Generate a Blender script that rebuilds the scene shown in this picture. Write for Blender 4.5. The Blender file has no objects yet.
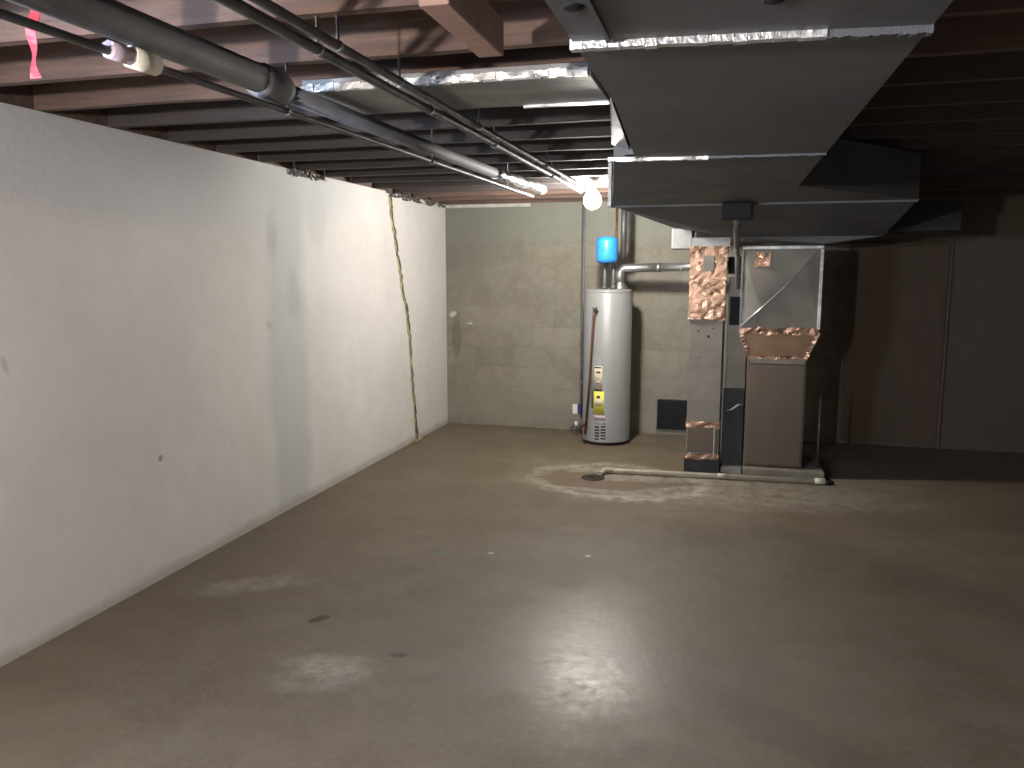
import bpy, bmesh, math, random
from mathutils import Vector, Matrix
random.seed(7)
S = bpy.context.scene
COL = S.collection
PI = math.pi
BULB_A, BULB_B, WIN_FILL, DOOR_FILL, EXPO = 940., 3700., 190., 5., 0.

# ------------------------------------------------------------------ materials
def new_mat(name):
    m = bpy.data.materials.new(name); m.use_nodes = True
    nt = m.node_tree; nt.nodes.clear()
    out = nt.nodes.new('ShaderNodeOutputMaterial')
    b = nt.nodes.new('ShaderNodeBsdfPrincipled')
    nt.links.new(b.outputs[0], out.inputs[0])
    return m, nt, b
def N(nt, t, **kw):
    n = nt.nodes.new(t)
    for k, v in kw.items():
        if k in n.inputs: n.inputs[k].default_value = v
        else: setattr(n, k, v)
    return n
def L(nt, a, b): nt.links.new(a, b)
def coords(nt): return N(nt, 'ShaderNodeTexCoord').outputs['Object']
def math_n(nt, op, a, b=None, clamp=False):
    n = nt.nodes.new('ShaderNodeMath'); n.operation = op; n.use_clamp = clamp
    for i, v in enumerate((a, b)):
        if v is None: continue
        if isinstance(v, (int, float)): n.inputs[i].default_value = v
        else: L(nt, v, n.inputs[i])
    return n.outputs[0]
def noise(nt, co, scale, detail=4, rough=.6, vec_scale=None):
    if vec_scale:
        mp = N(nt, 'ShaderNodeMapping'); mp.inputs['Scale'].default_value = vec_scale
        L(nt, co, mp.inputs[0]); co = mp.outputs[0]
    n = N(nt, 'ShaderNodeTexNoise'); n.inputs['Scale'].default_value = scale
    n.inputs['Detail'].default_value = detail; n.inputs['Roughness'].default_value = rough
    L(nt, co, n.inputs['Vector']); return n.outputs['Fac']
def ramp(nt, fac, stops):
    r = N(nt, 'ShaderNodeValToRGB'); e = r.color_ramp.elements
    while len(e) < len(stops): e.new(.5)
    for i, (p, c) in enumerate(stops):
        e[i].position = p
        e[i].color = (c, c, c, 1) if isinstance(c, (int, float)) else (*c, 1)
    L(nt, fac, r.inputs[0]); return r.outputs[0]
def mix(nt, fac, a, b, mode='MIX'):
    m = N(nt, 'ShaderNodeMix'); m.data_type = 'RGBA'; m.blend_type = mode
    for s, v in ((0, fac), (6, a), (7, b)):
        if isinstance(v, (int, float)): m.inputs[s].default_value = v
        elif isinstance(v, tuple): m.inputs[s].default_value = (*v, 1)
        else: L(nt, v, m.inputs[s])
    return m.outputs[2]
def bump(nt, bsdf, h, strength=.3, dist=.01, prev=None):
    b = N(nt, 'ShaderNodeBump'); b.inputs['Strength'].default_value = strength
    b.inputs['Distance'].default_value = dist; L(nt, h, b.inputs['Height'])
    if prev: L(nt, prev, b.inputs['Normal'])
    L(nt, b.outputs[0], bsdf.inputs['Normal']); return b.outputs[0]
def simple(name, c1, c2=None, scale=8, rough=.6, metal=0., bs=.15, bd=.004, det=4, vs=None, r2=None, spec=.5, lo=.35, hi=.65):
    m, nt, b = new_mat(name); co = coords(nt)
    f = noise(nt, co, scale, det, .6, vs)
    L(nt, ramp(nt, f, [(lo, c1), (hi, c2 or tuple(x*.8 for x in c1))]), b.inputs['Base Color'])
    b.inputs['Metallic'].default_value = metal
    b.inputs['Specular IOR Level'].default_value = spec
    if r2 is None: b.inputs['Roughness'].default_value = rough
    else: L(nt, ramp(nt, noise(nt, co, scale*1.7, 3), [(.35, rough), (.65, r2)]), b.inputs['Roughness'])
    if bs: bump(nt, b, noise(nt, co, scale*5, 3), bs, bd)
    return m

M = {}
M['galv'] = simple('galvanised_metal', (.30, .30, .295), (.22, .22, .22), 5, .42, .75, .12, .01, r2=.55)
M['duct'] = simple('dull_duct_metal', (.12, .123, .13), (.095, .098, .105), 2.2, .55, .3, .15, .012, r2=.65)
M['dust_metal'] = simple('dusty_metal', (.24, .225, .195), (.18, .165, .14), 4, .45, .5, .12, .01, r2=.6)
M['cabinet'] = simple('brown_cabinet_metal', (.145, .115, .09), (.12, .095, .075), 3, .42, .5, .1, .006, vs=(1, 1, .3))
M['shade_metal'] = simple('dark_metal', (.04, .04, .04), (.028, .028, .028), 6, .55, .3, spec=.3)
M['black'] = simple('black_plastic', (.008, .009, .010), (.013, .014, .016), 12, .6, spec=.2)
M['teal_black'] = simple('blackish_teal_plastic', (.008, .014, .017), (.010, .017, .020), 12, .5, spec=.2)
M['chrome'] = simple('bright_cleat_metal', (.75, .75, .74), (.45, .45, .45), 14, .3, .7, .5, .01, r2=.5)
M['pipe'] = simple('grey_steel_pipe', (.16, .16, .165), (.09, .085, .085), 9, .45, .6, .2, .003, r2=.6)
M['iron'] = simple('cast_iron_pipe', (.20, .20, .215), (.13, .13, .145), 6, .75, .15, .3, .004)
M['flue'] = simple('galvanised_flue', (.55, .56, .56), (.42, .43, .43), 8, .32, .85, .1)
M['copper'] = simple('copper_pipe', (.45, .22, .13), (.30, .15, .09), 20, .35, .8)
M['red_brown'] = simple('brown_discharge_pipe', (.16, .075, .05), (.10, .05, .04), 20, .4, .3)
M['enamel'] = simple('grey_heater_enamel', (.25, .255, .255), (.225, .23, .23), 3, .4, .0, .03)
M['blue'] = simple('blue_enamel', (.03, .27, .75), (.025, .23, .68), 5, .35)
M['white_pl'] = simple('white_plastic', (.75, .75, .72), (.68, .68, .64), 8, .4)
M['pvc'] = simple('dirty_pvc', (.50, .47, .38), (.38, .35, .27), 10, .45)
M['yellow'] = simple('yellow_label', (.75, .72, .12), (.70, .66, .10), 6, .5, bs=0)
M['cream'] = simple('cream_label', (.62, .56, .42), (.55, .48, .36), 40, .5, bs=0)
M['label_ink'] = simple('label_ink', (.08, .06, .05), (.05, .04, .03), 30, .6, bs=0)
M['mauve'] = simple('mauve_label', (.45, .36, .42), (.42, .33, .38), 30, .6, bs=0)
M['red'] = simple('red_ribbon', (.62, .06, .09), (.50, .05, .07), 12, .5)
M['paper'] = simple('yellowed_paper', (.72, .68, .58), (.62, .57, .47), 12, .8)
M['plywood'] = simple('plywood', (.085, .058, .037), (.072, .048, .03), 3, .7, vs=(6, 1, .6), det=6)
M['drain'] = simple('rusted_drain', (.035, .025, .018), (.02, .015, .012), 30, .8)
M['sealant'] = simple('yellow_sealant', (.52, .48, .24), (.16, .135, .08), 7, .8, bs=.6, bd=.02)
M['crack'] = simple('crack_gap', (.07, .06, .05), (.11, .095, .07), 30, .9, bs=.5)
M['insul'] = simple('insulation_scrap', (.30, .28, .26), (.08, .07, .07), 30, .95, bs=.8, bd=.02)
M['mortar'] = simple('pale_mortar', (.55, .55, .52), (.42, .42, .40), 14, .9, bs=.5)
M['porcelain'] = simple('porcelain', (.75, .73, .68), (.70, .68, .62), 6, .25)
M['frame'] = simple('window_frame_paint', (.6, .6, .6), (.5, .5, .5), 9, .5)
M['deck'] = simple('subfloor_boards', (.055, .045, .043), (.034, .029, .028), 4, .85, bs=.3, vs=(1, 8, 1))

def wood(name, c1, c2):
    m, nt, b = new_mat(name); co = coords(nt)
    a = noise(nt, co, 3, 6, .65, (1, 10, 14)); k = noise(nt, co, 1.3, 3)
    c = ramp(nt, a, [(.3, c1), (.7, c2)])
    c = mix(nt, ramp(nt, k, [(.4, 0.), (.7, .55)]), c, tuple(x*.55 for x in c2))
    L(nt, c, b.inputs['Base Color']); b.inputs['Roughness'].default_value = .8
    bump(nt, b, a, .35, .006); return m
M['joist'] = wood('old_joist_wood', (.21, .125, .095), (.085, .062, .055))
M['joist_shaded'] = wood('shaded_joist_wood', (.085, .07, .068), (.05, .042, .042))  # joist wood darkened to paint the shade between branch duct and bulb
M['lumber'] = wood('new_lumber', (.36, .21, .15), (.25, .14, .10))

def foil(name, c1, c2, metal=.9):
    m, nt, b = new_mat(name); co = coords(nt)
    v = N(nt, 'ShaderNodeTexVoronoi'); v.inputs['Scale'].default_value = 18; L(nt, co, v.inputs['Vector'])
    n = noise(nt, co, 15, 6, .7)
    h = math_n(nt, 'ADD', v.outputs['Distance'], n)
    L(nt, ramp(nt, noise(nt, co, 9, 3), [(.35, c1), (.65, c2)]), b.inputs['Base Color'])
    b.inputs['Metallic'].default_value = metal
    L(nt, ramp(nt, n, [(.35, .22), (.65, .42)]), b.inputs['Roughness'])
    bump(nt, b, h, .28, .012); return m
M['foil'] = foil('copper_toned_foil_tape', (.47, .30, .21), (.30, .19, .13))
M['copper_sheet'] = simple('copper_toned_sheet', (.26, .165, .10), (.19, .125, .08), 4, .4, .7, .12, .01)
M['silver_foil'] = foil('silver_foil', (.85, .85, .83), (.55, .55, .54), .85)

def emit(name, col, st):
    m = bpy.data.materials.new(name); m.use_nodes = True; nt = m.node_tree; nt.nodes.clear()
    o = nt.nodes.new('ShaderNodeOutputMaterial'); e = nt.nodes.new('ShaderNodeEmission')
    e.inputs[0].default_value = (*col, 1); e.inputs[1].default_value = st; L(nt, e.outputs[0], o.inputs[0]); return m
M['bulb_back'] = emit('lit_bulb_glass', (1, .955, .86), BULB_A)
M['bulb_front'] = emit('lit_bulb_glass_front', (1, .92, .87), BULB_B)

def ell(nt, xy, cx, cy, rx, ry, rot=0, soft=.25, wob=None, amt=.5):
    """1 inside an irregular ellipse on the floor / wall, 0 outside"""
    x, y = xy
    dx = math_n(nt, 'SUBTRACT', x, cx); dy = math_n(nt, 'SUBTRACT', y, cy)
    c, s = math.cos(rot), math.sin(rot)
    u = math_n(nt, 'DIVIDE', math_n(nt, 'ADD', math_n(nt, 'MULTIPLY', dx, c), math_n(nt, 'MULTIPLY', dy, s)), rx)
    v = math_n(nt, 'DIVIDE', math_n(nt, 'SUBTRACT', math_n(nt, 'MULTIPLY', dy, c), math_n(nt, 'MULTIPLY', dx, s)), ry)
    d = math_n(nt, 'SQRT', math_n(nt, 'ADD', math_n(nt, 'MULTIPLY', u, u), math_n(nt, 'MULTIPLY', v, v)))
    if wob is not None: d = math_n(nt, 'ADD', d, math_n(nt, 'MULTIPLY', math_n(nt, 'SUBTRACT', wob, .5), amt*2))
    return ramp(nt, d, [(max(0, (1-soft)/2), 1.), (.5*(1+soft), 0.)]) if False else math_n(nt, 'MULTIPLY', math_n(nt, 'SUBTRACT', 1+soft/2, d), 1/soft, True)

def floor_mat():
    m, nt, b = new_mat('stained_concrete'); co = coords(nt)
    sp = N(nt, 'ShaderNodeSeparateXYZ'); L(nt, co, sp.inputs[0]); xy = (sp.outputs[0], sp.outputs[1])
    n1 = noise(nt, co, .9, 6, .6); n2 = noise(nt, co, 5, 6, .65); n3 = noise(nt, co, 40, 3); nw = noise(nt, co, 6, 5, .6)
    c = ramp(nt, n1, [(.33, (.100, .073, .046)), (.5, (.142, .110, .073)), (.66, (.182, .151, .106))])
    c = mix(nt, ramp(nt, n2, [(.40, 0.), (.62, .6)]), c, (.125, .102, .074))
    c = mix(nt, ramp(nt, noise(nt, co, 3.1, 8, .75), [(.45, 0.), (.65, .35)]), c, (.19, .168, .125))
    c = mix(nt, ramp(nt, noise(nt, co, .55, 4, .6), [(.48, 0.), (.6, .35)]), c, (.15, .098, .062))
    c = mix(nt, ramp(nt, n3, [(.5, 0.), (.75, .35)]), c, (.24, .21, .165))
    def patch(args, col, k, fine=None):
        nonlocal c
        f = ell(nt, xy, *args)
        if fine is not None: f = math_n(nt, 'MULTIPLY', f, fine)
        c = mix(nt, math_n(nt, 'MULTIPLY', f, k), c, col)
    fine = ramp(nt, noise(nt, co, 11, 6, .7), [(.38, .15), (.6, 1.)])
    # pale haze to the right of the drain and round the furnace
    patch((-.1, 5.75, 1.1, .42, 0, .6, nw, .5), (.36, .33, .27), .5, fine)
    # mineral ring round the floor drain with a brown damp middle
    patch((-.74, 5.83, .66, .50, -.15, .18, nw, .28), (.44, .41, .35), .8, fine)
    patch((-.76, 5.84, .60, .425, -.15, .20, nw, .32), (.13, .092, .062), .92)
    patch((-1.05, 6.12, .26, .10, .1, .5, nw, .7), (.40, .37, .31), .6, fine)
    patch((-.60, 5.93, .34, .10, .1, .5, nw, .7), (.40, .37, .31), .55, fine)
    patch((-.85, 5.52, .35, .05, -.1, .5, nw, .6), (.42, .39, .33), .5, fine)
    patch((-.35, 5.62, .34, .12, .5, .5, nw, .7), (.40, .37, .31), .5, fine)
    # patches and spots nearer the viewer
    patch((-1.46, 2.66, .19, .13, .3, .6, nw, .9), (.42, .39, .33), .6, fine)
    patch((-2.25, 3.36, .26, .10, .6, .7, nw, .9), (.34, .31, .26), .45, fine)
    patch((-1.73, 3.08, .05, .022, .9, .6, nw, 1.1), (.04, .03, .022), .9)
    patch((-1.24, 2.86, .032, .016, .2, .6, nw, 1.1), (.05, .038, .028), .8)
    patch((-.95, 2.75, .9, .05, .3, .9, nw, .8), (.12, .10, .08), .4)
    patch((.15, 2.75, .85, .11, -.58, .7, nw, .5), (.085, .068, .05), .45)
    patch((1.1, 4.2, .9, .16, -.8, .8, nw, .5), (.085, .075, .055), .45)
    patch((-1.476, 4.03, .05, .04, 0, .6, nw, .6), (.12, .22, .19), .4)
    patch((-.35, 3.35, .9, .9, 0, .8, nw, .6), (.21, .19, .155), .25)
    patch((-.688, 4.195, .016, .018, 0, .3), (.5, .48, .42), .8)
    patch((-1.217, 4.10, .018, .014, 0, .3), (.5, .48, .42), .7)
    L(nt, c, b.inputs['Base Color'])
    r = ramp(nt, n2, [(.3, FR0), (.7, FR1)])
    worn = ell(nt, xy, -.45, 3.15, .42, .55, 0, .9, nw, .35)   # smoother trowelled patch
    r = mix(nt, math_n(nt, 'MULTIPLY', worn, .8), r, ramp(nt, noise(nt, co, 24, 6, .75), [(.36, .25), (.64, .41)]))
    L(nt, r, b.inputs['Roughness']); b.inputs['Specular IOR Level'].default_value = FSPEC
    p = bump(nt, b, n2, .12, .012); bump(nt, b, n3, .12, .004, p)
    return m
FR0, FR1, FSPEC = .55, .66, .5

def brick(nt, co, axis, scale_v, mortar=.02, c=((1, 1, 1), (.8, .8, .8), (.6, .6, .6))):
    sp = N(nt, 'ShaderNodeSeparateXYZ'); L(nt, co, sp.inputs[0])
    cb = N(nt, 'ShaderNodeCombineXYZ'); L(nt, sp.outputs[axis], cb.inputs[0]); L(nt, sp.outputs[2], cb.inputs[1])
    t = N(nt, 'ShaderNodeTexBrick'); L(nt, cb.outputs[0], t.inputs['Vector'])
    t.inputs['Scale'].default_value = 1; t.inputs['Brick Width'].default_value = .4064; t.inputs['Row Height'].default_value = .2
    t.inputs['Mortar Size'].default_value = .006; t.inputs['Mortar Smooth'].default_value = .4
    for i, k in enumerate(('Color1', 'Color2', 'Mortar')): t.inputs[k].default_value = (*c[i], 1)
    return t, sp

def left_wall_mat():
    m, nt, b = new_mat('white_painted_wall'); co = coords(nt)
    t, sp = brick(nt, co, 1, 1); xy = (sp.outputs[1], sp.outputs[2])
    n1 = noise(nt, co, 1.1, 5); n2 = noise(nt, co, 9, 5, .65); nw = noise(nt, co, 3, 5, .65)
    c = ramp(nt, n1, [(.35, (.64, .61, .60)), (.65, (.72, .70, .685))])
    c = mix(nt, ramp(nt, n2, [(.45, 0.), (.75, .18)]), c, (.52, .49, .47))
    def patch(args, col, k):
        nonlocal c
        c = mix(nt, math_n(nt, 'MULTIPLY', ell(nt, xy, *args), k), c, col)
    patch((4.62, .9, .24, 1.8, 0, .4, nw, .4), (.50, .525, .54), .7)       # grey unpainted-looking strip
    patch((4.47, 1.80, .06, .16, 0, .6, nw, .9), (.40, .41, .44), .6)
    patch((4.40, 1.22, .03, .03, 0, .6, nw, .9), (.55, .40, .30), .6)
    patch((4.70, 1.42, .09, .18, 0, .6, nw, .9), (.41, .43, .47), .55)
    patch((5.05, 1.9, .12, .2, 0, .5, nw, .6), (.50, .52, .54), .4)
    patch((3.2, 2.2, 2.4, .42, -.02, .25, nw, .15), (.56, .575, .61), .6)  # bluish grey light tone painted on the upper courses
    patch((5.3, .0, 7, .05, 0, .9, nw, .9), (.36, .33, .29), .6)          # dirt at the foot
    patch((3.35, .62, .016, .016, 0, .3), (.2, .15, .12), .7)
    patch((2.50, 1.19, .012, .03, .3, .8, nw, 1.4), (.40, .34, .30), .5)
    L(nt, c, b.inputs['Base Color']); b.inputs['Roughness'].default_value = .75
    mort = math_n(nt, 'SUBTRACT', 1, t.outputs['Fac'])
    h = math_n(nt, 'ADD', math_n(nt, 'MULTIPLY', mort, .04), math_n(nt, 'MULTIPLY', noise(nt, co, 30, 5), .5))
    h = math_n(nt, 'ADD', h, math_n(nt, 'MULTIPLY', noise(nt, co, 2.2, 3), 1.6))
    bump(nt, b, h, .35, .012); return m

def back_wall_mat():
    m, nt, b = new_mat('painted_block_wall'); co = coords(nt)
    t, sp = brick(nt, co, 0, 1, c=((.25, .228, .182), (.185, .168, .132), (.20, .183, .147)))
    xy = (sp.outputs[0], sp.outputs[2])
    n2 = noise(nt, co, 14, 6, .7); nw = noise(nt, co, 3, 5, .65)
    c = mix(nt, ramp(nt, n2, [(.35, 0.), (.65, .6)]), t.outputs['Color'], (.27, .255, .215))
    c = mix(nt, ramp(nt, noise(nt, co, 2.6, 6, .7), [(.45, 0.), (.6, .55)]), c, (.175, .152, .115))
    def patch(args, col, k):
        nonlocal c
        c = mix(nt, math_n(nt, 'MULTIPLY', ell(nt, xy, *args), k), c, col)
    patch((-1.5, 2.25, 3, .42, 0, .25, nw, .2), (.215, .225, .19), .65)    # greyer top courses
    patch((-2.62, .90, .05, .22, 0, .5, nw, .8), (.10, .11, .06), .6)
    patch((-2.66, 1.12, .03, .022, .5, .8, nw, 1.6), (.6, .58, .52), .8)
    patch((-2.48, 1.03, .03, .012, 0, .5, nw, .5), (.55, .53, .46), .7)
    patch((3.3, 1.0, 2.5, 3.0, 0, .15, nw, .15), (.075, .050, .035), .88)    # browner right part, its shade painted into the blocks
    patch((-2.6, 1.9, .5, .5, 0, .8, nw, .5), (.15, .15, .13), .5)
    patch((-1.5, .22, 2.6, .16, 0, .6, nw, .6), (.27, .25, .20), .35)
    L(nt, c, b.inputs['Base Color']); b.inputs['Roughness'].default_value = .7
    h = math_n(nt, 'ADD', math_n(nt, 'MULTIPLY', math_n(nt, 'SUBTRACT', 1, t.outputs['Fac']), .45), math_n(nt, 'MULTIPLY', n2, .5))
    bump(nt, b, h, .4, .006); return m

# ------------------------------------------------------------------ mesh helpers
class MB:
    def __init__(s): s.bm = bmesh.new()
    def box(s, x0, x1, y0, y1, z0, z1, bev=0, mi=0):
        vs = [s.bm.verts.new((x, y, z)) for z in (z0, z1) for x, y in ((x0, y0), (x1, y0), (x1, y1), (x0, y1))]
        fs = [s.bm.faces.new([vs[i] for i in q]) for q in ((3, 2, 1, 0), (4, 5, 6, 7), (0, 1, 5, 4), (1, 2, 6, 5), (2, 3, 7, 6), (3, 0, 4, 7))]
        if bev:
            es = list({e for f in fs for e in f.edges})
            bmesh.ops.bevel(s.bm, geom=es, offset=bev, segments=2, affect='EDGES', profile=.5)
        return s
    def poly(s, bottom, top):
        """prism from matching bottom / top loops (counter-clockwise from above)"""
        b = [s.bm.verts.new(p) for p in bottom]; t = [s.bm.verts.new(p) for p in top]
        n = len(b); s.bm.faces.new(b[::-1]); s.bm.faces.new(t)
        for i in range(n): s.bm.faces.new((b[i], b[(i+1) % n], t[(i+1) % n], t[i]))
        return s
    def tube(s, pts, r, seg=16, caps=True):
        pts = [Vector(p) for p in pts]; n = len(pts)
        rs = r if isinstance(r, (list, tuple)) else [r]*n
        rings = []; ref = None
        for i, p in enumerate(pts):
            d = (pts[min(i+1, n-1)]-pts[max(i-1, 0)]).normalized()
            if ref is None:
                ref = Vector((0, 0, 1)) if abs(d.z) < .9 else Vector((1, 0, 0))
            u = (ref-d*ref.dot(d)).normalized(); v = d.cross(u); ref = u
            rings.append([s.bm.verts.new(p+(u*math.cos(a)+v*math.sin(a))*rs[i]) for a in (2*PI*k/seg for k in range(seg))])
        for i in range(n-1):
            for k in range(seg):
                f = s.bm.faces.new((rings[i][k], rings[i][(k+1) % seg], rings[i+1][(k+1) % seg], rings[i+1][k])); f.smooth = True
        if caps:
            s.bm.faces.new(rings[0][::-1]); s.bm.faces.new(rings[-1])
        return s
    def lathe(s, cx, cy, prof, seg=40):
        rings = []
        for r, z in prof:
            if r < 1e-5: rings.append([s.bm.verts.new((cx, cy, z))])
            else: rings.append([s.bm.verts.new((cx+r*math.cos(a), cy+r*math.sin(a), z)) for a in (2*PI*k/seg for k in range(seg))])
        for a, b in zip(rings, rings[1:]):
            for k in range(seg):
                k2 = (k+1) % seg
                if len(a) == 1 and len(b) == 1: continue
                if len(a) == 1: f = s.bm.faces.new((a[0], b[k2], b[k]))
                elif len(b) == 1: f = s.bm.faces.new((a[k], a[k2], b[0]))
                else: f = s.bm.faces.new((a[k], a[k2], b[k2], b[k]))
                f.smooth = True
        return s
    def arc_patch(s, cx, cy, r, a0, a1, z0, z1, th=.002, n=8):
        """curved plate hugging a cylinder"""
        i, o = [], []
        for k in range(n+1):
            a = a0+(a1-a0)*k/n
            for lst, rr in ((i, r-.001), (o, r+th)):
                lst.append([s.bm.verts.new((cx+rr*math.cos(a), cy+rr*math.sin(a), z)) for z in (z0, z1)])
        for k in range(n):
            f = s.bm.faces.new((o[k][0], o[k+1][0], o[k+1][1], o[k][1])); f.smooth = True
            s.bm.faces.new((i[k][0], i[k][1], i[k+1][1], i[k+1][0]))
            s.bm.faces.new((o[k][1], o[k+1][1], i[k+1][1], i[k][1]))
            s.bm.faces.new((o[k][0], i[k][0], i[k+1][0], o[k+1][0]))
        for k in (0, n): s.bm.faces.new((o[k][0], o[k][1], i[k][1], i[k][0]))
        return s
    def build(s, name, mat, parent=None, label=None, origin=None):
        bmesh.ops.recalc_face_normals(s.bm, faces=s.bm.faces)
        me = bpy.data.meshes.new(name)
        org = parent_world(parent) if parent is not None else Vector(origin or (0, 0, 0))
        if org.length: bmesh.ops.translate(s.bm, verts=s.bm.verts, vec=-org)
        s.bm.to_mesh(me); s.bm.free(); me.materials.append(mat)
        o = bpy.data.objects.new(name, me); COL.objects.link(o)
        if parent is not None: o.parent = parent
        else: o.location = org
        if label: o['label'] = label
        return o
def parent_world(p):
    v = Vector((0, 0, 0))
    while p is not None: v += p.location; p = p.parent
    return v
def tag(o, label, cat, group=None, kind=None):
    o['label'] = label; o['category'] = cat
    if group: o['group'] = group
    if kind: o['kind'] = kind
    return o
def thing(name, label, cat, loc, group=None):
    o = bpy.data.objects.new(name, None); COL.objects.link(o); o.location = loc; o.empty_display_size = .1
    return tag(o, label, cat, group)
def struct(name, mb, mat):
    o = mb.build(name, mat); o['kind'] = 'structure'; return o
def bend(a, b, c, n=6, k=.06):
    """corner a-b-c rounded with radius about k"""
    a, b, c = Vector(a), Vector(b), Vector(c)
    p = b+(a-b).normalized()*k; q = b+(c-b).normalized()*k
    return [tuple(p*(1-t)**2+b*2*t*(1-t)+q*t*t) for t in [i/n for i in range(n+1)]]

# ------------------------------------------------------------------ setting
XL, XR, YB, YF, ZC, ZD = -2.73, 4.6, 7.653, -3.2, 2.2, 2.44
struct('floor', MB().box(XL-.25, XR+.25, YF-.25, YB+.25, -.12, 0), floor_mat())
# left wall with a slightly uneven surface and a small high window, added unseen behind the viewer
lw = MB(); wy0, wy1, wz0, wz1 = -.55, .35, 1.62, 2.06
for y0, y1, z0, z1 in ((YF-.2, wy0, 0, 2.2), (wy1, YB, 0, 2.2), (wy0, wy1, 0, wz0), (wy0, wy1, wz1, 2.2)):
    lw.box(XL-.2, XL, y0, y1, z0, z1)
struct('wall_left', lw, left_wall_mat())
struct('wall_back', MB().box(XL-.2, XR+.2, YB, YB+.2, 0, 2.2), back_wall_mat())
M['dimwall'] = simple('plain_block_wall', (.24, .21, .17), (.19, .165, .13), 4, .85)
struct('wall_right', MB().box(XR, XR+.2, YF-.2, YB, 0, 2.2), M['dimwall'])
fwm = MB(); fwm.box(XL, -2.1, YF-.2, YF, 0, 2.2); fwm.box(-1.15, XR, YF-.2, YF, 0, 2.2); fwm.box(-2.1, -1.15, YF-.2, YF, 2.03, 2.2)
struct('wall_front', fwm, M['dimwall'])
dfm = MB(); dfm.box(-2.1, -2.05, YF-.15, YF+.01, 0, 2.03); dfm.box(-1.2, -1.15, YF-.15, YF+.01, 0, 2.03); dfm.box(-2.05, -1.2, YF-.15, YF+.01, 1.98, 2.03)
struct('added_door_1', dfm, M['frame'])  # unseen doorway added to carry a warm fill light
struct('ceiling', MB().box(XL-.2, XR+.2, YF-.2, YB+.2, ZD, ZD+.05), M['deck'])
rim = MB(); rim.box(XL-.2, XL-.02, YF-.2, YB+.2, 2.2, ZD); rim.box(XL-.02, XR, YB+.02, YB+.2, 2.2, ZD)
rim.box(XR, XR+.2, YF-.2, YB+.2, 2.2, ZD); rim.box(XL-.02, XR, YF-.2, YF-.02, 2.2, ZD)
struct('trim_1', rim, M['joist'])
wf = MB()
wf.box(XL-.14, XL-.08, wy0, wy1, wz0, wz0+.04); wf.box(XL-.14, XL-.08, wy0, wy1, wz1-.04, wz1)
wf.box(XL-.14, XL-.08, wy0, wy0+.04, wz0+.04, wz1-.04); wf.box(XL-.14, XL-.08, wy1-.04, wy1, wz0+.04, wz1-.04)
wf.box(XL-.13, XL-.09, -.12, -.08, wz0+.04, wz1-.04)
struct('added_window_1', wf, M['frame'])  # unseen frame added round the bluish fill light

# mortar strip along top of back wall's left end, scraps at top of the left wall
tag(MB().box(XL+.01, -1.86, YB-.02, YB-.001, 2.165, 2.198, .004).build('mortar_strip', M['mortar']),
    'pale strip of mortar along the top of the block wall at the left corner', 'mortar strip')
def scraps(y0, y1, n, label):
    m = MB()
    for i in range(n):
        y = random.uniform(y0, y1); x = XL+random.uniform(-.01, .03); z = 2.2
        pts = [(x, y, z-.012), (x+random.uniform(0, .03), y+random.uniform(-.05, .05), z-random.uniform(.0, .05)+.01), (x+.02, y+random.uniform(-.09, .09), z-random.uniform(0, .045))]
        m.tube(pts, [.008, .012, .003], 6)
    tag(m.build('insulation_scraps', M['insul']), label, 'insulation', kind='stuff')
scraps(4.72, 5.15, 16, 'ragged scraps of insulation on top of the white wall, halfway along it')
scraps(6.2, 7.55, 40, 'ragged scraps of insulation on top of the white wall near the back corner')

# crack sealant on the left wall
pts = [(6.276, 2.17), (6.30, 2.05), (6.33, 1.93), (6.381, 1.811), (6.40, 1.70), (6.46, 1.58), (6.492, 1.431), (6.52, 1.33), (6.59, 1.24), (6.613, 1.122),
       (6.65, .97), (6.67, .83), (6.685, .667), (6.70, .5), (6.735, .34), (6.75, .2), (6.775, .06), (6.78, .012)]
def ribbon_on_wall(pts, w0, w1, lift, seed):
    random.seed(seed); m = MB(); fine = []
    for (a, b), (c, d) in zip(pts, pts[1:]):
        for k in range(4): t = k/4; fine.append((a+(c-a)*t+random.uniform(-.007, .007), b+(d-b)*t))
    fine.append(pts[-1]); rows = []
    for y, z in fine:
        w = random.uniform(w0, w1)
        rows.append([m.bm.verts.new((XL+.001, y-w-.006, z)), m.bm.verts.new((XL+lift*random.uniform(.6, 1.3), y-w*.5, z)),
                     m.bm.verts.new((XL+lift*random.uniform(.7, 1.4), y+w*.5, z)), m.bm.verts.new((XL+.001, y+w+.006, z))])
    for a, b in zip(rows, rows[1:]):
        for k in range(3):
            f = m.bm.faces.new((a[k], a[k+1], b[k+1], b[k])); f.smooth = True
    return m
cr = thing('crack_repair', 'jagged yellowish repaired crack running down the white wall near the back corner', 'crack', (XL, 6.55, 0))
ribbon_on_wall(pts, .006, .020, .009, 3).build('sealant_bead', M['sealant'], cr)
ribbon_on_wall([(y+.010, z) for y, z in pts], .005, .011, .014, 5).build('crack_line', M['crack'], cr, 'dark open crack line')
MB().box(XL, XL+.05, 6.66, 6.82, 0, .02, .008).build('sealant_puddle', M['yellow_dull'] if 'yellow_dull' in M else M['sealant'], cr)

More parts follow.
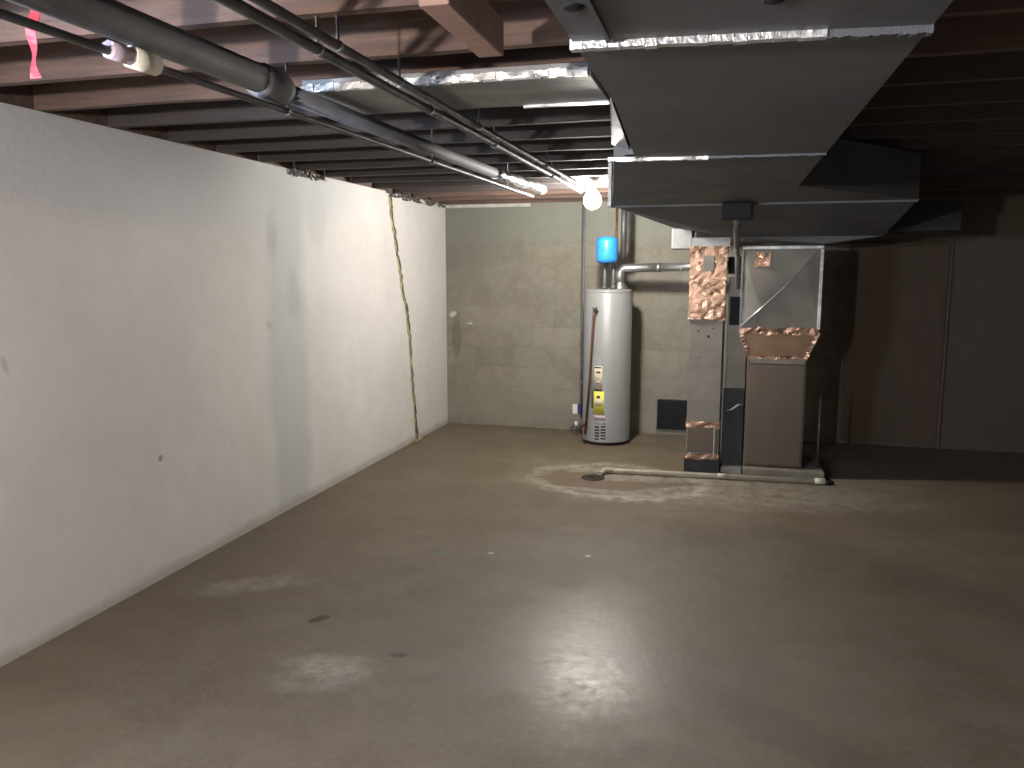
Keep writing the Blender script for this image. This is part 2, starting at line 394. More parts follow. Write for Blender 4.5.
# ------------------------------------------------------------------ joists
def joist_mesh(seed):
    random.seed(seed); m = MB(); w = .038
    n = 24; prev = None
    for i in range(n+1):
        x = XL+(XR-XL)*i/n; dz = random.uniform(-.002, .002); dy = random.uniform(-.002, .002)
        q = [m.bm.verts.new(p) for p in ((x, dy, ZC+dz), (x, w+dy, ZC+dz), (x, w+dy, ZD), (x, dy, ZD))]
        if prev:
            for k in range(4): m.bm.faces.new((prev[k], prev[(k+1) % 4], q[(k+1) % 4], q[k]))
        else: m.bm.faces.new(q)
        prev = q
    m.bm.faces.new(prev[::-1]); return m
protos = [joist_mesh(40+i).build('ceiling_joist', M['joist'], origin=(0, 0, 0)) for i in range(3)]
dark = [joist_mesh(50+i).build('ceiling_joist', M['joist_shaded'], origin=(0, 0, 0)) for i in range(3)]
used = {0: 0, 1: 0}
ys = [1.93+.406*k for k in range(-7, 15)]
ys = [y for y in ys if y < YB-.05]
for i, y in enumerate(ys):
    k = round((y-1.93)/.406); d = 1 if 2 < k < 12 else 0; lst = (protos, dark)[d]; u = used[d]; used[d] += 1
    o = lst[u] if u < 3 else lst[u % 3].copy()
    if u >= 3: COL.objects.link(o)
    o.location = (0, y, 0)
    g = 'ceiling joists'
    if k < 0: lab = 'wooden ceiling joist overhead, nearer to the viewer than the short lumber block'; 
    elif k == 0: lab = 'pinkish wooden ceiling joist at the top edge of the photo, behind the short lumber end'
    elif k == 1: lab = 'pinkish wooden ceiling joist crossing above the short lumber block, second from the top edge'
    elif k == 2: lab = 'pinkish wooden ceiling joist just in front of the flat foil-edged branch duct'
    elif k == 12: lab = 'brownish wooden ceiling joist lit by the bulb, second from the back wall'
    elif y > YB-.45: lab = 'last wooden ceiling joist, against the block wall above the bulb'
    else: lab = 'shade-darkened wooden ceiling joist between the flat branch duct and the back wall'
    tag(o, lab, 'joist', g)

# short lumber block and its neighbour
lb = MB().box(-.645, -.577, 1.655, 2.08, 2.105, 2.195, .004)
tag(lb.build('lumber_block', M['lumber']), 'short pinkish length of lumber nailed under the ceiling joists, left of the main duct', 'lumber')

# ------------------------------------------------------------------ main overhead duct
ZB = 1.945
dt = thing('main_duct', 'large dull grey sheet metal duct hanging under the joists and running to the furnace', 'duct', (0, 4.0, ZB))
# straight trunk
MB().poly([(-.27, .4, ZB), (.30, .4, ZB), (.30, 1.42, ZB), (-.27, 1.42, ZB)], [(-.27, .4, 2.19), (.30, .4, 2.19), (.30, 1.42, 2.19), (-.27, 1.42, 2.19)]).build('duct_section', M['duct'], dt)
A = [(-.27, 1.42), (.30, 1.42), (.30, 2.88), (-.40, 2.88), (-.27, 1.95)]
MB().poly([(x, y, ZB) for x, y in [(-.27, 1.42), (.30, 1.42), (.30, 2.88), (-.325, 2.88), (-.27, 1.95)]], [(x, y, 2.19) for x, y in [(-.27, 1.42), (.30, 1.42), (.30, 2.88), (-.325, 2.88), (-.27, 1.95)]]).build('duct_section', M['duct'], dt)
MB().poly([(-.275, 1.93, ZB+.002), (-.325, 2.70, ZB+.002), (-.41, 2.88, ZB+.05)], [(-.275, 1.93, 2.19), (-.325, 2.88, 2.19), (-.42, 2.88, 2.19)]).build('side_flare', M['galv'], dt, 'lighter wedge-shaped side piece')
MB().poly([(-.40, 2.88, ZB), (.30, 2.88, ZB), (.30, 4.0, ZB), (1.0, 4.94, ZB), (-.69, 4.94, ZB)], [(-.40, 2.88, 2.19), (.30, 2.88, 2.19), (.30, 4.0, 2.19), (1.0, 4.94, 2.19), (-.69, 4.94, 2.19)]).build('duct_section', M['duct'], dt)
# sloping rear part that drops to the furnace
MB().poly([(-.69, 4.94, ZB), (1.0, 4.94, ZB), (1.05, 6.22, 1.80), (.66, 6.22, 1.745), (.0, 6.22, 1.80), (-.42, 6.22, 1.878)],
          [(-.69, 4.94, 2.19), (1.0, 4.94, 2.19), (1.05, 6.24, 2.19), (.66, 6.24, 2.19), (.0, 6.24, 2.19), (-.42, 6.24, 2.19)]).build('sloping_transition', M['duct'], dt)
MB().box(-.42, 1.05, 6.225, 7.35, 1.89, 2.19, .003).build('rear_section', M['duct'], dt)
def cleat(y, x0, x1, mat, h=.012, d=.02, sk=.05):
    m = MB(); n = 20
    for i in range(n):
        a = x0+(x1-x0)*i/n; b = x0+(x1-x0)*(i+1)/n+.001
        yy = y+sk*i/n; m.box(a, b, yy-d/2, yy+d/2, ZB-h+random.uniform(-.0015, .0015), ZB+.004)
    return m.build('seam_cleat', mat, dt, 'seam strip, fade of light put into its metal')
cleat(1.42, -.275, .14, M['chrome'], sk=.035)
cleat(1.457, .14, .30, M['duct'], sk=.015)  # bright left and dull right piece paint the light fading along the seam
cleat(2.88, -.42, -.08, M['silver_foil'], .010, .025, sk=.02)
cleat(2.90, -.08, .30, M['duct'], .008, .02, sk=.02)  # same split: foil where the seam catches light, dull metal beyond
MB().box(-.212, -.204, .4, 1.41, ZB-.006, ZB+.002).build('lengthwise_seam', M['duct'], dt)
MB().box(-.70, 1.0, 4.93, 4.955, ZB-.012, ZB+.004).build('seam_cleat', M['duct'], dt)
MB().box(-.71, -.690, 4.87, 4.955, ZB-.006, 2.19).build('edge_strip', M['chrome'], dt, 'bright metal strip standing for the lit duct edge')  # bright metal paints the bulb's light on the duct edge
for x, y in ((-.235, 1.23), (-.335, 2.80), (.05, 1.27)):
    MB().lathe(x, y, [(.0, ZB-.004), (.013, ZB-.004), (.018, ZB-.001), (.018, ZB)], 12).build('sealed_hole', M['black'], dt, 'dark round plug')
# lateral branch duct along the back wall to the right
bd = thing('branch_duct', 'shade-darkened branch duct running right from the furnace duct, high before the back wall', 'duct', (1.0, 6.4, 1.83))
MB().box(1.06, 1.55, 6.25, 6.65, 1.83, 2.04, .006).build('duct_section', M['shade_metal'], bd)  # metal darkened to put the shade of the right ceiling into the duct
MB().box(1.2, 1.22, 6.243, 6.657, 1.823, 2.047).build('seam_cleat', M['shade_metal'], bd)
# flat branch duct crossing to the left
fb = thing('flat_branch_duct', 'flat foil-edged sheet metal duct crossing under the joists left of the main duct', 'duct', (-.9, 2.65, 2.13))
MB().box(-1.42, -.43, 2.55, 2.94, 2.153, 2.198, .003).build('duct_section', M['galv'], fb)
m = MB()
random.seed(2)
for i in range(40):
    a = -1.42+i*.0245; m.box(a, a+.0255, 2.538+random.uniform(-.003, .003), 2.552, 2.155+random.uniform(-.003, .003), 2.178+random.uniform(-.004, .004))
m.build('foil_edge', M['silver_foil'], fb, 'crinkled bright foil tape along front edge')
MB().box(-.74, -.43, 2.93, 2.95, 2.145, 2.156).build('rear_lip', M['chrome'], fb, 'bright rear lip')

# black box and conduit under the duct
jb = thing('junction_box', 'black electrical box hanging under the duct above the furnace', 'electrical box', (.04, 4.9, 1.9))
MB().box(-.045, .125, 4.82, 4.925, 1.845, 1.944, .006).build('box_body', M['black'], jb)
MB().box(-.035, .115, 4.812, 4.821, 1.855, 1.935, .003).build('cover', M['black'], jb)
cd = [(.04, 4.94, 1.885), (.045, 5.6, 1.80), (.055, 6.10, 1.735)]
cd = [cd[0], cd[1]]+bend(cd[1], cd[2], (.062, 6.15, 1.0), 5, .05)+[(.064, 6.16, 1.66), (.075, 6.18, 1.42)]
tag(MB().tube(cd, .019, 12).build('conduit', M['galv']), 'thin grey conduit running from the black box down between the furnace and return duct', 'conduit')

# ------------------------------------------------------------------ return duct (left column)
rd = thing('return_duct', 'narrow sheet metal duct column left of the furnace, wrapped with copper-toned foil tape', 'duct', (-.14, 6.4, 0))
x0, x1, y0, y1 = -.268, -.02, 6.25, 6.70
MB().box(x0, x1, y0, y1, .10, 1.73, .004).build('column', M['dust_metal'], rd)
def foil_wrap(x0, x1, y0, y1, z0, z1, parent, seed, mat='foil', amp=.006, nz=None):
    random.seed(seed); m = MB(); amp *= .45; nx = max(3, int((x1-x0)/.03)); ny = max(3, int((y1-y0)/.05)); nz = nz or max(2, int((z1-z0)/.035))
    loop = [(x0+(x1-x0)*i/nx, y0, 0, -1) for i in range(nx+1)]+[(x1, y0+(y1-y0)*i/ny, 1, 0) for i in range(1, ny+1)]
    loop = [(x0, y1-(y1-y0)*i/ny, -1, 0) for i in range(ny)]+loop
    rows = []
    for k in range(nz+1):
        z = z0+(z1-z0)*k/nz; row = []
        for (x, y, a, b) in loop:
            d = .002+random.uniform(0, amp); zz = z+(random.uniform(-.008, .008) if k in (0, nz) else 0)
            row.append(m.bm.verts.new((x+a*d, y+b*d, zz)))
        rows.append(row)
    for a, b in zip(rows, rows[1:]):
        for i in range(len(loop)-1): m.bm.faces.new((a[i], a[i+1], b[i+1], b[i]))
    # close the back so the wrap is a solid sleeve
    bk = [[r[0], r[-1]] for r in rows]
    for a, b in zip(bk, bk[1:]): m.bm.faces.new((a[0], b[0], b[1], a[1]))
    return m.build('foil_wrap', M[mat], parent, 'crinkled copper-toned foil tape')
foil_wrap(x0-.01, x1+.01, y0-.006, y1, 1.20, 1.725, rd, 11)
foil_wrap(x0-.013, x1+.012, y0-.010, y1, 1.44, 1.47, rd, 12, amp=.010)
foil_wrap(x0-.014, x1+.012, y0-.010, y1, 1.185, 1.235, rd, 13, amp=.014)
foil_wrap(x0-.014, x1+.012, y0-.010, y1, 1.675, 1.735, rd, 16, amp=.014)
MB().box(-.185, -.098, 6.225, 6.243, 1.55, 1.67, .003).build('cover_plate', M['dust_metal'], rd, 'dull square plate')
foil_wrap(x0-.004, x1+.004, y0-.003, y1, .355, .40, rd, 14, amp=.008)
foil_wrap(x0-.004, x1+.004, y0-.003, y1, .105, .15, rd, 15, amp=.008)
MB().box(x0+.01, x1-.012, y0-.006, y0+.01, .16, .35, .003).build('access_panel', M['cabinet'], rd, 'pale lower access panel')
MB().box(x1-.04, x1-.034, y0-.009, y0+.005, .12, .37).build('panel_seam', M['chrome'], rd)
MB().box(x0-.01, x1+.01, y0-.004, y1, 0, .105, .003).build('base_boot', M['shade_metal'], rd)
for x, z, r in ((-.125, 1.06, .011), (-.20, 1.10, .007), (-.09, 1.12, .006), (-.19, .9, .005)):
    MB().tube([(x, y0-.004, z), (x, y0+.01, z)], r, 10).build('screw_hole', M['black'], rd)
tk = MB().box(-.42, x0-.002, 6.27, 6.70, 1.725, 1.87, .004); tk.box(-.425, x0-.002, 6.262, 6.705, 1.722, 1.735)
tk.box(x0-.002, .01, 6.27, 6.70, 1.735, 1.80)
tk.build('side_takeoff', M['galv'], rd, 'pale galvanised takeoff box at the top')
MB().box(-.02, -.008, y0+.02, y0+.04, .1, 1.72).build('edge_strip', M['shade_metal'], rd)

# ------------------------------------------------------------------ furnace
fu = thing('furnace', 'tall brown-grey metal furnace cabinet with tapered plenum sealed by copper-toned tape', 'furnace', (.38, 6.4, 0))
MB().box(.165, .590, 6.25, 6.86, .08, .93, .006).build('cabinet', M['cabinet'], fu)
dp = MB().box(.185, .575, 6.242, 6.252, .10, .86, .003)
dp = dp.build('cabinet_door', M['cabinet'], fu)
MB().box(.185, .575, 6.238, 6.251, .865, .905, .004).build('door_lip', M['dust_metal'], dp)
# tapered transition
MB().poly([(.175, 6.25, .90), (.582, 6.25, .90), (.582, 6.84, .90), (.175, 6.84, .90)], [(.10, 6.25, 1.12), (.66, 6.25, 1.12), (.66, 6.86, 1.12), (.10, 6.86, 1.12)]).build('tapered_transition', M['copper_sheet'], fu)
foil_wrap(.10, .66, 6.246, 6.86, 1.085, 1.135, fu, 21, amp=.014)
foil_wrap(.172, .59, 6.246, 6.84, .895, .925, fu, 22, amp=.008)
def slant_foil(s, seed):
    random.seed(seed); m = MB(); n = 14; rows = []
    for k in range(n+1):
        t = k/n; z = .91+.19*t; x = (.168-.072*t) if s < 0 else (.588+.076*t)
        rows.append([m.bm.verts.new((x+s*.004+random.uniform(-.004, .004), 6.30, z)), m.bm.verts.new((x+s*.006+random.uniform(-.004, .004), 6.238+random.uniform(-.003, .003), z)), m.bm.verts.new((x-s*(.02+random.uniform(0, .012)), 6.240+random.uniform(-.003, .003), z))])
    for a, b in zip(rows, rows[1:]):
        for k in range(2): m.bm.faces.new((a[k], a[k+1], b[k+1], b[k]))
    return m.build('corner_foil', M['foil'], fu, 'crinkled copper-toned foil on the slanted corner')
slant_foil(-1, 31); slant_foil(1, 32)
# plenum with cross-broken front
m = MB(); pb = [(.10, 6.25, 1.12), (.66, 6.25, 1.12), (.66, 6.86, 1.12), (.10, 6.86, 1.12)]; pt = [(.10, 6.25, 1.735), (.66, 6.25, 1.735), (.66, 6.86, 1.735), (.10, 6.86, 1.735)]
b_ = [m.bm.verts.new(p) for p in pb]; t_ = [m.bm.verts.new(p) for p in pt]
mid = [m.bm.verts.new(p) for p in ((.24, 6.236, 1.27), (.40, 6.228, 1.43), (.55, 6.238, 1.60))]
m.bm.faces.new(b_[::-1]); m.bm.faces.new(t_)
for i in (1, 2, 3): m.bm.faces.new((b_[i], b_[(i+1) % 4], t_[(i+1) % 4], t_[i]))
ul = m.bm.faces.new((b_[0], mid[0], mid[1], mid[2], t_[1], t_[0])); lr = m.bm.faces.new((b_[0], b_[1], t_[1], mid[2], mid[1], mid[0]))
bmesh.ops.triangulate(m.bm, faces=[ul, lr]); m.build('plenum', M['dust_metal'], fu)
dg = [(.105, 6.240, 1.14), (.24, 6.230, 1.272), (.40, 6.222, 1.432), (.55, 6.232, 1.602)]
MB().tube(dg, [.006, .006, .005, .002], 8).build('cross_break', M['chrome'], fu, 'bright diagonal crease')
MB().box(.10, .665, 6.238, 6.252, 1.712, 1.737, .003).build('top_flange', M['chrome'], fu, 'bright top flange')
MB().box(.645, .668, 6.236, 6.27, 1.13, 1.71, .003).build('corner_flange', M['chrome'], fu, 'right corner flange, highlight put into its bright metal')  # brighter metal than the left flange paints a highlight on this edge
MB().box(.097, .112, 6.242, 6.27, 1.13, 1.71, .003).build('corner_flange', M['galv'], fu)
foil_wrap(.195, .30, 6.236, 6.25, 1.58, 1.685, fu, 41, amp=.006).name = 'foil_patch'
# filter rack between return duct and furnace
MB().box(.012, .158, 6.33, 6.80, 0, 1.50, .003).build('side_panel', M['dust_metal'], fu)
MB().box(.025, .098, 6.318, 6.335, 1.145, 1.36).build('panel_opening', M['black'], fu, 'black rectangular opening')
MB().box(.0, .155, 6.29, 6.325, .06, .66, .004).build('blower_box', M['shade_metal'], fu, 'dark lower box')
MB().box(.0, .155, 6.275, 6.289, .0, .05, .003).build('lower_rail', M['galv'], fu)
MB().box(.0, .15, 6.40, 6.43, 1.53, 1.66).build('shadow_gap', M['black'], fu, 'black gap at the top')
MB().tube([(.03, 6.284, .49), (.07, 6.278, .50), (.11, 6.28, .535), (.15, 6.284, .54)], .008, 8).build('cable', M['galv'], fu)
pad = MB().box(.165, .745, 6.17, 6.95, 0, .072, .006)
tag(pad.build('furnace_pad', simple('weathered_pad', (.22, .19, .155), (.15, .13, .105), 7, .7, .1)), 'low grey base pad under the furnace, extending to its right', 'base pad')
tag(MB().tube([(.71, 6.35, .073), (.71, 6.35, .62)], .009, 10).build('refrigerant_pipe', M['pipe']), 'thin upright pipe standing beside the right side of the furnace', 'pipe')

# condensate pipe and drain
pv = thing('condensate_pipe', 'long dirty white plastic pipe lying on the floor from furnace to drain', 'pipe', (0, 6.1, 0))
zc = .026
path = [(.72, 6.10, zc)]+bend((.72, 6.10, zc), (-.86, 6.03, zc), (-.90, 5.88, zc), 6, .03)+[(-.885, 5.90, zc)]
MB().tube(path, .0165, 14).build('pipe_run', M['pvc'], pv)
MB().tube([(-.80, 6.033, zc), (-.85, 6.031, zc), (-.866, 6.0, zc), (-.875, 5.96, zc)], .0215, 14).build('elbow', M['pvc'], pv)
MB().tube([(.67, 6.098, zc), (.745, 6.101, zc)], .023, 14).build('end_fitting', M['pvc'], pv)
MB().tube([(-.02, 6.067, zc), (.05, 6.070, zc)], .021, 14).build('coupling', M['pvc'], pv)
MB().tube([(.745, 6.10, .02), (.80, 6.12, .012)], .018, 10).build('end_plug', M['black'], pv, 'dark open end')
fd = thing('floor_drain', 'rusty black floor drain at the end of the plastic pipe', 'drain', (-.93, 5.86, 0))
MB().lathe(-.93, 5.86, [(.0, .004), (.035, .004), (.07, .012), (.085, .008), (.09, .0)], 20).build('drain_rim', M['drain'], fd)
m = MB()
for i in range(5): m.box(-.98+i*.022, -.972+i*.022, 5.81, 5.91, .005, .012)
m.build('grate', M['drain'], fd)

# ------------------------------------------------------------------ water heater
hx, hy, hr, hh = -1.03, 7.20, .215, 1.39
wh = thing('water_heater', 'tall light grey cylindrical water heater standing by the block wall', 'water heater', (hx, hy, 0))
MB().lathe(hx, hy, [(0, .0), (hr-.02, .0), (hr-.012, .02), (hr-.012, .03)]).build('base_ring', M['shade_metal'], wh)
MB().lathe(hx, hy, [(0, .028), (hr, .028), (hr+.002, .034), (hr, .04), (hr, hh-.035), (hr-.004, hh-.03), (hr, hh-.025), (hr-.003, hh-.008), (hr-.015, hh), (.0, hh+.006)], 64).build('jacket', M['enamel'], wh)
cam_a = math.atan2(-hy, -hx)  # angle on the tank that faces the viewer
def toward(px):               # angle of the point seen px (-1..1) across the tank
    return cam_a+math.asin(px)
def band(name, p0, p1, z0, z1, mat, th=.002, label=None, par=None):
    return MB().arc_patch(hx, hy, hr, toward(p0), toward(p1), z0, z1, th).build(name, M[mat], par or wh, label)
band('access_cover', -.62, -.25, .34, .80, 'enamel', .004)
rl = band('rating_label', -.50, -.18, .50, .72, 'cream', .006, 'cream rating label')
band('label_band', -.50, -.18, .495, .515, 'label_ink', .0075, None, rl)
band('label_band', -.50, -.22, .70, .712, 'label_ink', .0075, None, rl)
band('label_print', -.42, -.26, .655, .672, 'label_ink', .0075, None, rl)
band('label_print', -.42, -.30, .61, .622, 'mauve', .0075, None, rl)
band('label_print', -.42, -.28, .56, .585, 'mauve', .0075, None, rl)
el = band('energy_label', -.52, -.10, .285, .495, 'yellow', .005, 'bright yellow label')
band('label_print', -.46, -.16, .36, .425, 'cream', .0065, None, el)
band('label_print', -.40, -.26, .43, .455, 'label_ink', .0065, None, el)
band('lower_label', -.5, -.04, .235, .275, 'mauve', .003, 'mauve strip below the yellow label')
for i in range(5):
    for a, b in ((-.46, -.28), (-.22, -.02)):
        band('vent_slot', a, b, .055+i*.027+(.006 if a > -.3 else 0), .067+i*.027+(.006 if a > -.3 else 0), 'black', .003)
band('vent_slot', -.46, -.2, .197, .200, 'black', .003); band('vent_slot', -.14, -.02, .197, .206, 'black', .003)
# gas valve, drain cock, pressure valve and discharge pipe
def on_tank(px, r, z): a = toward(px); return (hx+r*math.cos(a), hy+r*math.sin(a), z)
p = on_tank(-.45, hr, 1.20); q = on_tank(-.45, hr+.05, 1.20)
pvl = MB().tube([p, q], .016, 12).build('pressure_valve', M['shade_metal'], wh)
MB().tube([on_tank(-.42, hr+.02, 1.235), on_tank(-.45, hr+.045, 1.21), on_tank(-.48, hr+.055, 1.235)], .007, 8).build('valve_lever', M['shade_metal'], pvl)
MB().tube([q, on_tank(-.46, hr+.055, 1.15), on_tank(-.56, hr+.055, .6), on_tank(-.70, hr+.05, .10)], .0115, 12).build('discharge_pipe', M['red_brown'], wh, 'thin brown-red pipe leaning down the front')
MB().tube([on_tank(-.86, hr-.01, .17), on_tank(-.86, hr+.06, .17)], .015, 10).build('drain_valve', M['red_brown'], wh)
for x, z in ((-1.115, .0), (-.985, 0)):
    pass
# top connections
MB().lathe(-1.05, 7.10, [(0, hh), (.028, hh), (.028, hh+.03), (.017, hh+.035), (.017, 1.63)], 16).build('cold_nipple', M['pipe'], wh)
MB().lathe(-.975, 7.12, [(0, hh), (.032, hh), (.030, hh+.035), (.018, hh+.04), (.018, 1.66)], 16).build('hot_nipple', M['pipe'], wh)
# blue expansion tank
et = thing('expansion_tank', 'bright blue expansion tank on the pipes above the water heater', 'tank', (-1.02, 6.98, 1.62))
ex, ey = -1.022, 7.02
MB().lathe(ex, ey, [(0, 1.618), (.07, 1.622), (.088, 1.64), (.094, 1.66), (.094, 1.80), (.090, 1.825), (.07, 1.842), (0, 1.85)], 36).build('tank_shell', M['blue'], et)
MB().lathe(ex, ey, [(.094, 1.728), (.0965, 1.732), (.0965, 1.738), (.094, 1.742)], 36).build('seam_ring', M['blue'], et)
MB().tube([(ex, ey, 1.60), (ex, ey, 1.62)], .02, 12).build('threaded_neck', M['pipe'], et)
# pipes above the heater
tag(MB().tube([(-.975, 7.12, 1.66), (-.96, 7.14, 1.72), (-.955, 7.14, 2.19)], .011, 12).build('hot_water_pipe', M['copper']),
    'thin copper pipe rising behind the blue tank to the ceiling', 'pipe')
tag(MB().tube([(-.905, 7.22, 1.66), (-.905, 7.22, 2.19)], .026, 14).build('vertical_vent_pipe', M['pipe']),
    'dark grey vertical pipe rising beside the blue tank to the duct edge', 'pipe')
# flue
fl = thing('flue_pipe', 'round shiny galvanised flue pipe running from the water heater behind the return duct', 'flue pipe', (-.93, 7.2, 1.5))
zf = 1.575
MB().tube([(-.93, 7.22, hh+.02)]+bend((-.93, 7.22, hh+.03), (-.93, 7.22, zf), (-.3, 7.15, zf+.012), 8, .06)+[(-.58, 7.18, zf+.008)], .039, 24).build('elbow', M['flue'], fl)
MB().tube([(-.58, 7.18, zf+.008), (.12, 7.10, zf+.03)], .036, 24).build('straight_pipe', M['flue'], fl)
MB().tube([(-.60, 7.183, zf+.007), (-.57, 7.18, zf+.008)], .042, 24).build('joint_band', M['flue'], fl)
MB().tube([(-.40, 7.163, zf+.011), (-.385, 7.161, zf+.012)], .039, 24).build('joint_band', M['chrome'], fl)
MB().lathe(-.93, 7.22, [(.075, hh+.007), (.075, hh+.012), (.05, hh+.04), (.047, hh+.06)], 24).build('draft_hood', M['galv'], fl)
# gas pipe on the wall left of heater
gp = thing('gas_pipe', 'thin dark vertical gas pipe left of the water heater with valve near the floor', 'pipe', (-1.315, 7.45, 0))
MB().tube([(-1.30, 7.45, 2.19), (-1.30, 7.45, .10)], .0125, 12).build('riser', M['iron'], gp)
MB().tube([(-1.30, 7.45, .16), (-1.30, 7.45, .06)], .018, 12).build('drip_leg', M['iron'], gp)
for z in (.98, .72, .50): MB().tube([(-1.30, 7.45, z-.02), (-1.30, 7.45, z+.02)], .020, 12).build('coupling', M['iron'], gp)
MB().tube([(-1.31, 7.45, .09), (-1.37, 7.40, .05)], .014, 10).build('side_fitting', M['iron'], gp)
MB().box(-1.385, -1.335, 7.41, 7.45, .20, .29, .006).build('valve_tag', M['white_pl'], gp, 'small white tag')
MB().box(-1.333, -1.295, 7.40, 7.44, .20, .30, .006).build('valve_handle', simple('dark_blue_handle', (.02, .03, .14), (.02, .02, .10), 9, .4), gp, 'dark blue handle')
MB().tube([(-1.34, 7.43, .24), (-1.30, 7.45, .24)], .008, 8).build('valve_stem', M['iron'], gp)
MB().lathe(-1.345, 7.40, [(0, .085), (.016, .085), (.016, .13), (0, .13)], 12).build('cap', M['white_pl'], gp)

# black square opening cover on the back wall
bc = thing('wall_vent', 'black square vent cover low on the block wall right of the water heater', 'vent', (-.46, YB, .06))
MB().box(-.60, -.30, YB-.03, YB, .055, .335, .004).build('cover', M['teal_black'], bc)
ip = MB().box(-.585, -.315, YB-.036, YB-.03, .07, .32, .003).build('inner_panel', M['black'], bc)
MB().box(-.55, -.36, YB-.046, YB-.035, .262, .27, .002).build('grip', M['teal_black'], ip)
fm = MB(); fm.box(-.605, -.598, YB-.038, YB, .05, .34); fm.box(-.605, -.295, YB-.038, YB, .333, .34); fm.build('rim', M['galv_dark'] if 'galv_dark' in M else M['shade_metal'], bc)

# plywood panel on the shaded right part of the back wall
pw = thing('plywood_panel', 'dark brown plywood sheet standing flat against the back wall right of furnace', 'plywood panel', (1.4, YB-.02, 0))
MB().box(1.03, 1.82, YB-.028, YB-.004, .03, 1.77, .002).build('sheet', M['plywood'], pw)
MB().box(1.825, 1.845, YB-.034, YB-.002, .03, 1.78, .003).build('edge_batten', M['joist'], pw)
MB().box(1.03, 1.845, YB-.034, YB-.002, 1.77, 1.795, .003).build('top_batten', M['plywood'], pw)

# ------------------------------------------------------------------ ceiling pipes
def pipe_along(name, label, x, z, y0, y1, r, mat, hang=(), group=None, dx=0):
    t = thing(name, label, 'pipe', (x, y0, z), group)
    n = 10
    MB().tube([(x+dx*i/n+random.uniform(-.002, .002), y0+(y1-y0)*i/n, z+random.uniform(-.003, .003)) for i in range(n+1)], r, 12).build('pipe_run', M[mat], t)
    for y in hang:
        xx = x+dx*(y-y0)/(y1-y0)
        m = MB(); m.tube([(xx, y-.006, z), (xx, y+.006, z)], r+.002, 12); m.box(xx-.002, xx+.002, y-.006, y+.006, z+r, 2.2)
        m.build('pipe_hanger', M['iron'], t)
    return t
pa = pipe_along('water_pipe', 'left one of two thin parallel pipes under the joists leading to the lit bulb', -1.035, 2.12, .3, 5.8, .0145, 'pipe', (1.95, 2.76, 3.57, 4.8), dx=-.005)
pb_ = pipe_along('water_pipe', 'right one of two thin parallel pipes under the joists leading to the lit bulb', -.978, 2.125, .3, 5.75, .012, 'pipe', (1.95, 2.35, 3.16, 4.4), dx=-.005)
ci = thing('drain_pipe', 'thick dark drain pipe with a hub under the joists, shiny-wrapped at its far end', 'pipe', (-1.36, 2.4, 2.1))
MB().tube([(-1.40, .4, 2.13), (-1.37, 2.25, 2.125)], .042, 18).build('thick_run', M['iron'], ci)
MB().tube([(-1.372, 2.20, 2.122), (-1.371, 2.22, 2.122), (-1.368, 2.31, 2.12), (-1.367, 2.35, 2.118)], [.048, .052, .052, .038], 18).build('hub', M['iron'], ci)
MB().tube([(-1.37, 2.33, 2.115), (-1.33, 4.75, 2.118)], .029, 16).build('thin_run', M['iron'], ci)
random.seed(9)
MB().tube([(-1.33+random.uniform(-.006, .006)+.004*i, 4.6+i*.07, 2.118+random.uniform(-.004, .004)) for i in range(15)], [.034+random.uniform(-.004, .006) for i in range(15)], 12).build('foil_sleeve', M['silver_foil'], ci, 'crumpled shiny foil sleeve')
cn = pipe_along('conduit', 'thin conduit under the joists carrying a paper tag, leftmost of the ceiling pipes', -1.40, 2.055, .3, 5.4, .010, 'pipe', (2.35, 3.57, 4.8), dx=.10)
m = MB(); m.tube([(-1.372, 1.665, 2.055), (-1.371, 1.75, 2.055)], .026, 10); m.build('paper_tag', M['paper'], cn, 'yellowed paper tag')
MB().tube([(-1.374, 1.60, 2.055), (-1.372, 1.667, 2.055)], .021, 8).build('tag_wrap', M['mauve'], cn, 'whitish tape wrap')

# red ribbon hanging at top left
rb = MB(); random.seed(4); prev = None
for i in range(15):
    z = 2.20-i*.0128; x = -1.635+.004*math.sin(i*.6)-.0006*i; y = 1.66+.006*math.sin(i*.9)
    w = .009+.0006*i; a = math.sin(i*.45)*.5
    q = [rb.bm.verts.new(p) for p in ((x-w*math.cos(a), y-w*math.sin(a), z), (x+w*math.cos(a), y+w*math.sin(a), z), (x+w*math.cos(a), y+w*math.sin(a)+.0015, z), (x-w*math.cos(a), y-w*math.sin(a)+.0015, z))]
    if prev:
        for k in range(4): rb.bm.faces.new((prev[k], prev[(k+1) % 4], q[(k+1) % 4], q[k]))
    else: rb.bm.faces.new(q)
    prev = q
rb.bm.faces.new(prev[::-1])
tag(rb.build('red_ribbon', M['red']), 'strip of pinkish red ribbon hanging from the ceiling above the white wall', 'ribbon')

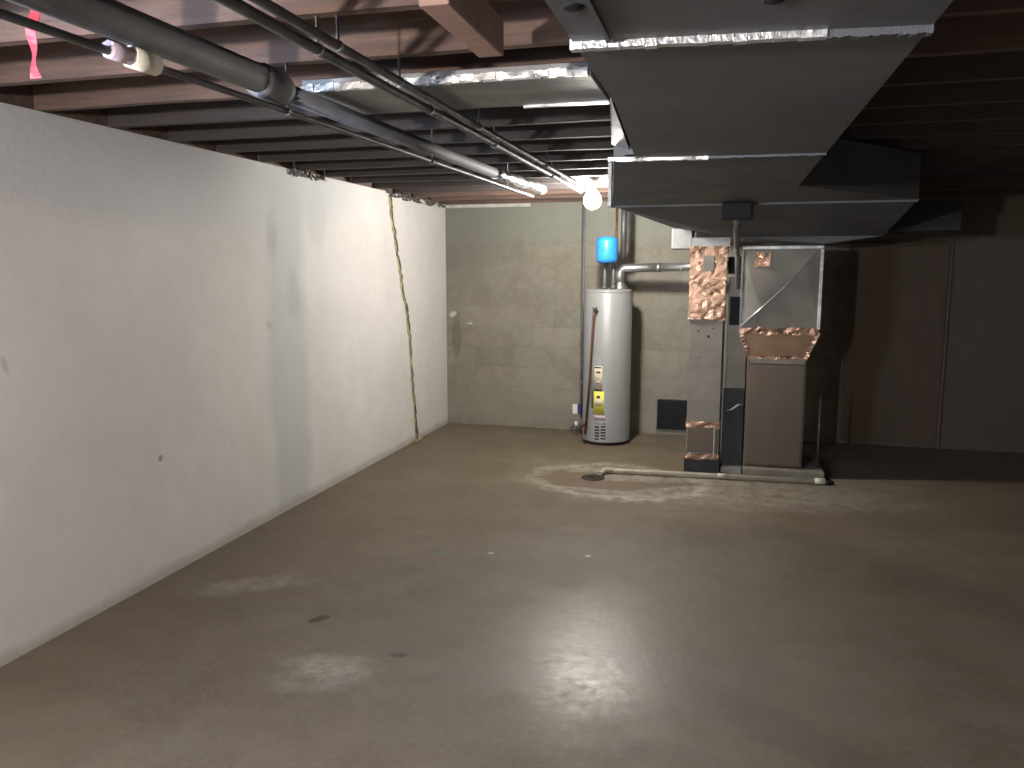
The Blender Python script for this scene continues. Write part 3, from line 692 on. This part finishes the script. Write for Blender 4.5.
# ------------------------------------------------------------------ lamps
def lamp(x, y, z, mat, label, r=.045):
    t = thing('bulb_holder', label, 'lamp', (x, y, 2.2))
    MB().lathe(x, y, [(0, 2.2), (.055, 2.2), (.055, 2.19), (.035, 2.175), (.024, z+r+.02), (.0, z+r+.02)], 24).build('porcelain_socket', M['porcelain'], t)
    prof = [(0, z-r)]+[(r*math.sin(a), z-r*math.cos(a)) for a in [PI*k/12 for k in range(1, 10)]]+[(.016, z+r+.012), (.014, z+r+.03)]
    MB().lathe(x, y, prof, 32).build('bulb', mat, t, 'lit white bulb')
lamp(-.975, 5.93, 2.065, M['bulb_back'], 'bare lit bulb on a white socket under the joists near the water heater', .064)

lamp(-1.45, -.55, 1.75, M['bulb_front'], 'unseen light source behind the viewer, shaped as a bare bulb', .045)  # unseen source at near left, given the form of a bare bulb
# bluish fill light added in the unseen high window on the left
ld = bpy.data.lights.new('window_fill', 'AREA'); ld.shape = 'RECTANGLE'; ld.size = wz1-wz0-.1; ld.size_y = wy1-wy0-.1
ld.energy = WIN_FILL; ld.color = (.62, .76, 1.0)
lo = bpy.data.objects.new('window_fill', ld); COL.objects.link(lo)
lo.location = (XL-.05, (wy0+wy1)/2, (wz0+wz1)/2); lo.rotation_euler = (0, -PI/2, 0)

l2 = bpy.data.lights.new('doorway_fill', 'AREA'); l2.shape = 'RECTANGLE'; l2.size = .85; l2.size_y = 1.5
l2.energy = DOOR_FILL; l2.color = (1, .93, .87)
l2o = bpy.data.objects.new('doorway_fill', l2); COL.objects.link(l2o); l2o.location = (-1.62, YF-.1, 1.2); l2o.rotation_euler = (PI/2, 0, 0)  # warm fill lamp added in the unseen doorway
w = bpy.data.worlds.new('World'); S.world = w; w.use_nodes = True
w.node_tree.nodes['Background'].inputs[0].default_value = (.5, .6, .8, 1); w.node_tree.nodes['Background'].inputs[1].default_value = .3

# ------------------------------------------------------------------ camera
f, vx, vy = 800., 728., 270.
th = math.atan((384-vy)/f); psi = math.atan((vx-512)*math.cos(th)/f)
cam = bpy.data.cameras.new('camera'); cam.lens = f/1024*36; cam.sensor_width = 36; cam.clip_start = .05
co = bpy.data.objects.new('camera', cam); COL.objects.link(co)
co.location = (0, 0, 1.56); co.rotation_euler = (PI/2-th, 0, psi); S.camera = co
vs = S.view_settings; vs.view_transform = 'Standard'; vs.look = 'None'; vs.gamma = 1; vs.use_curve_mapping = False; vs.exposure = EXPO
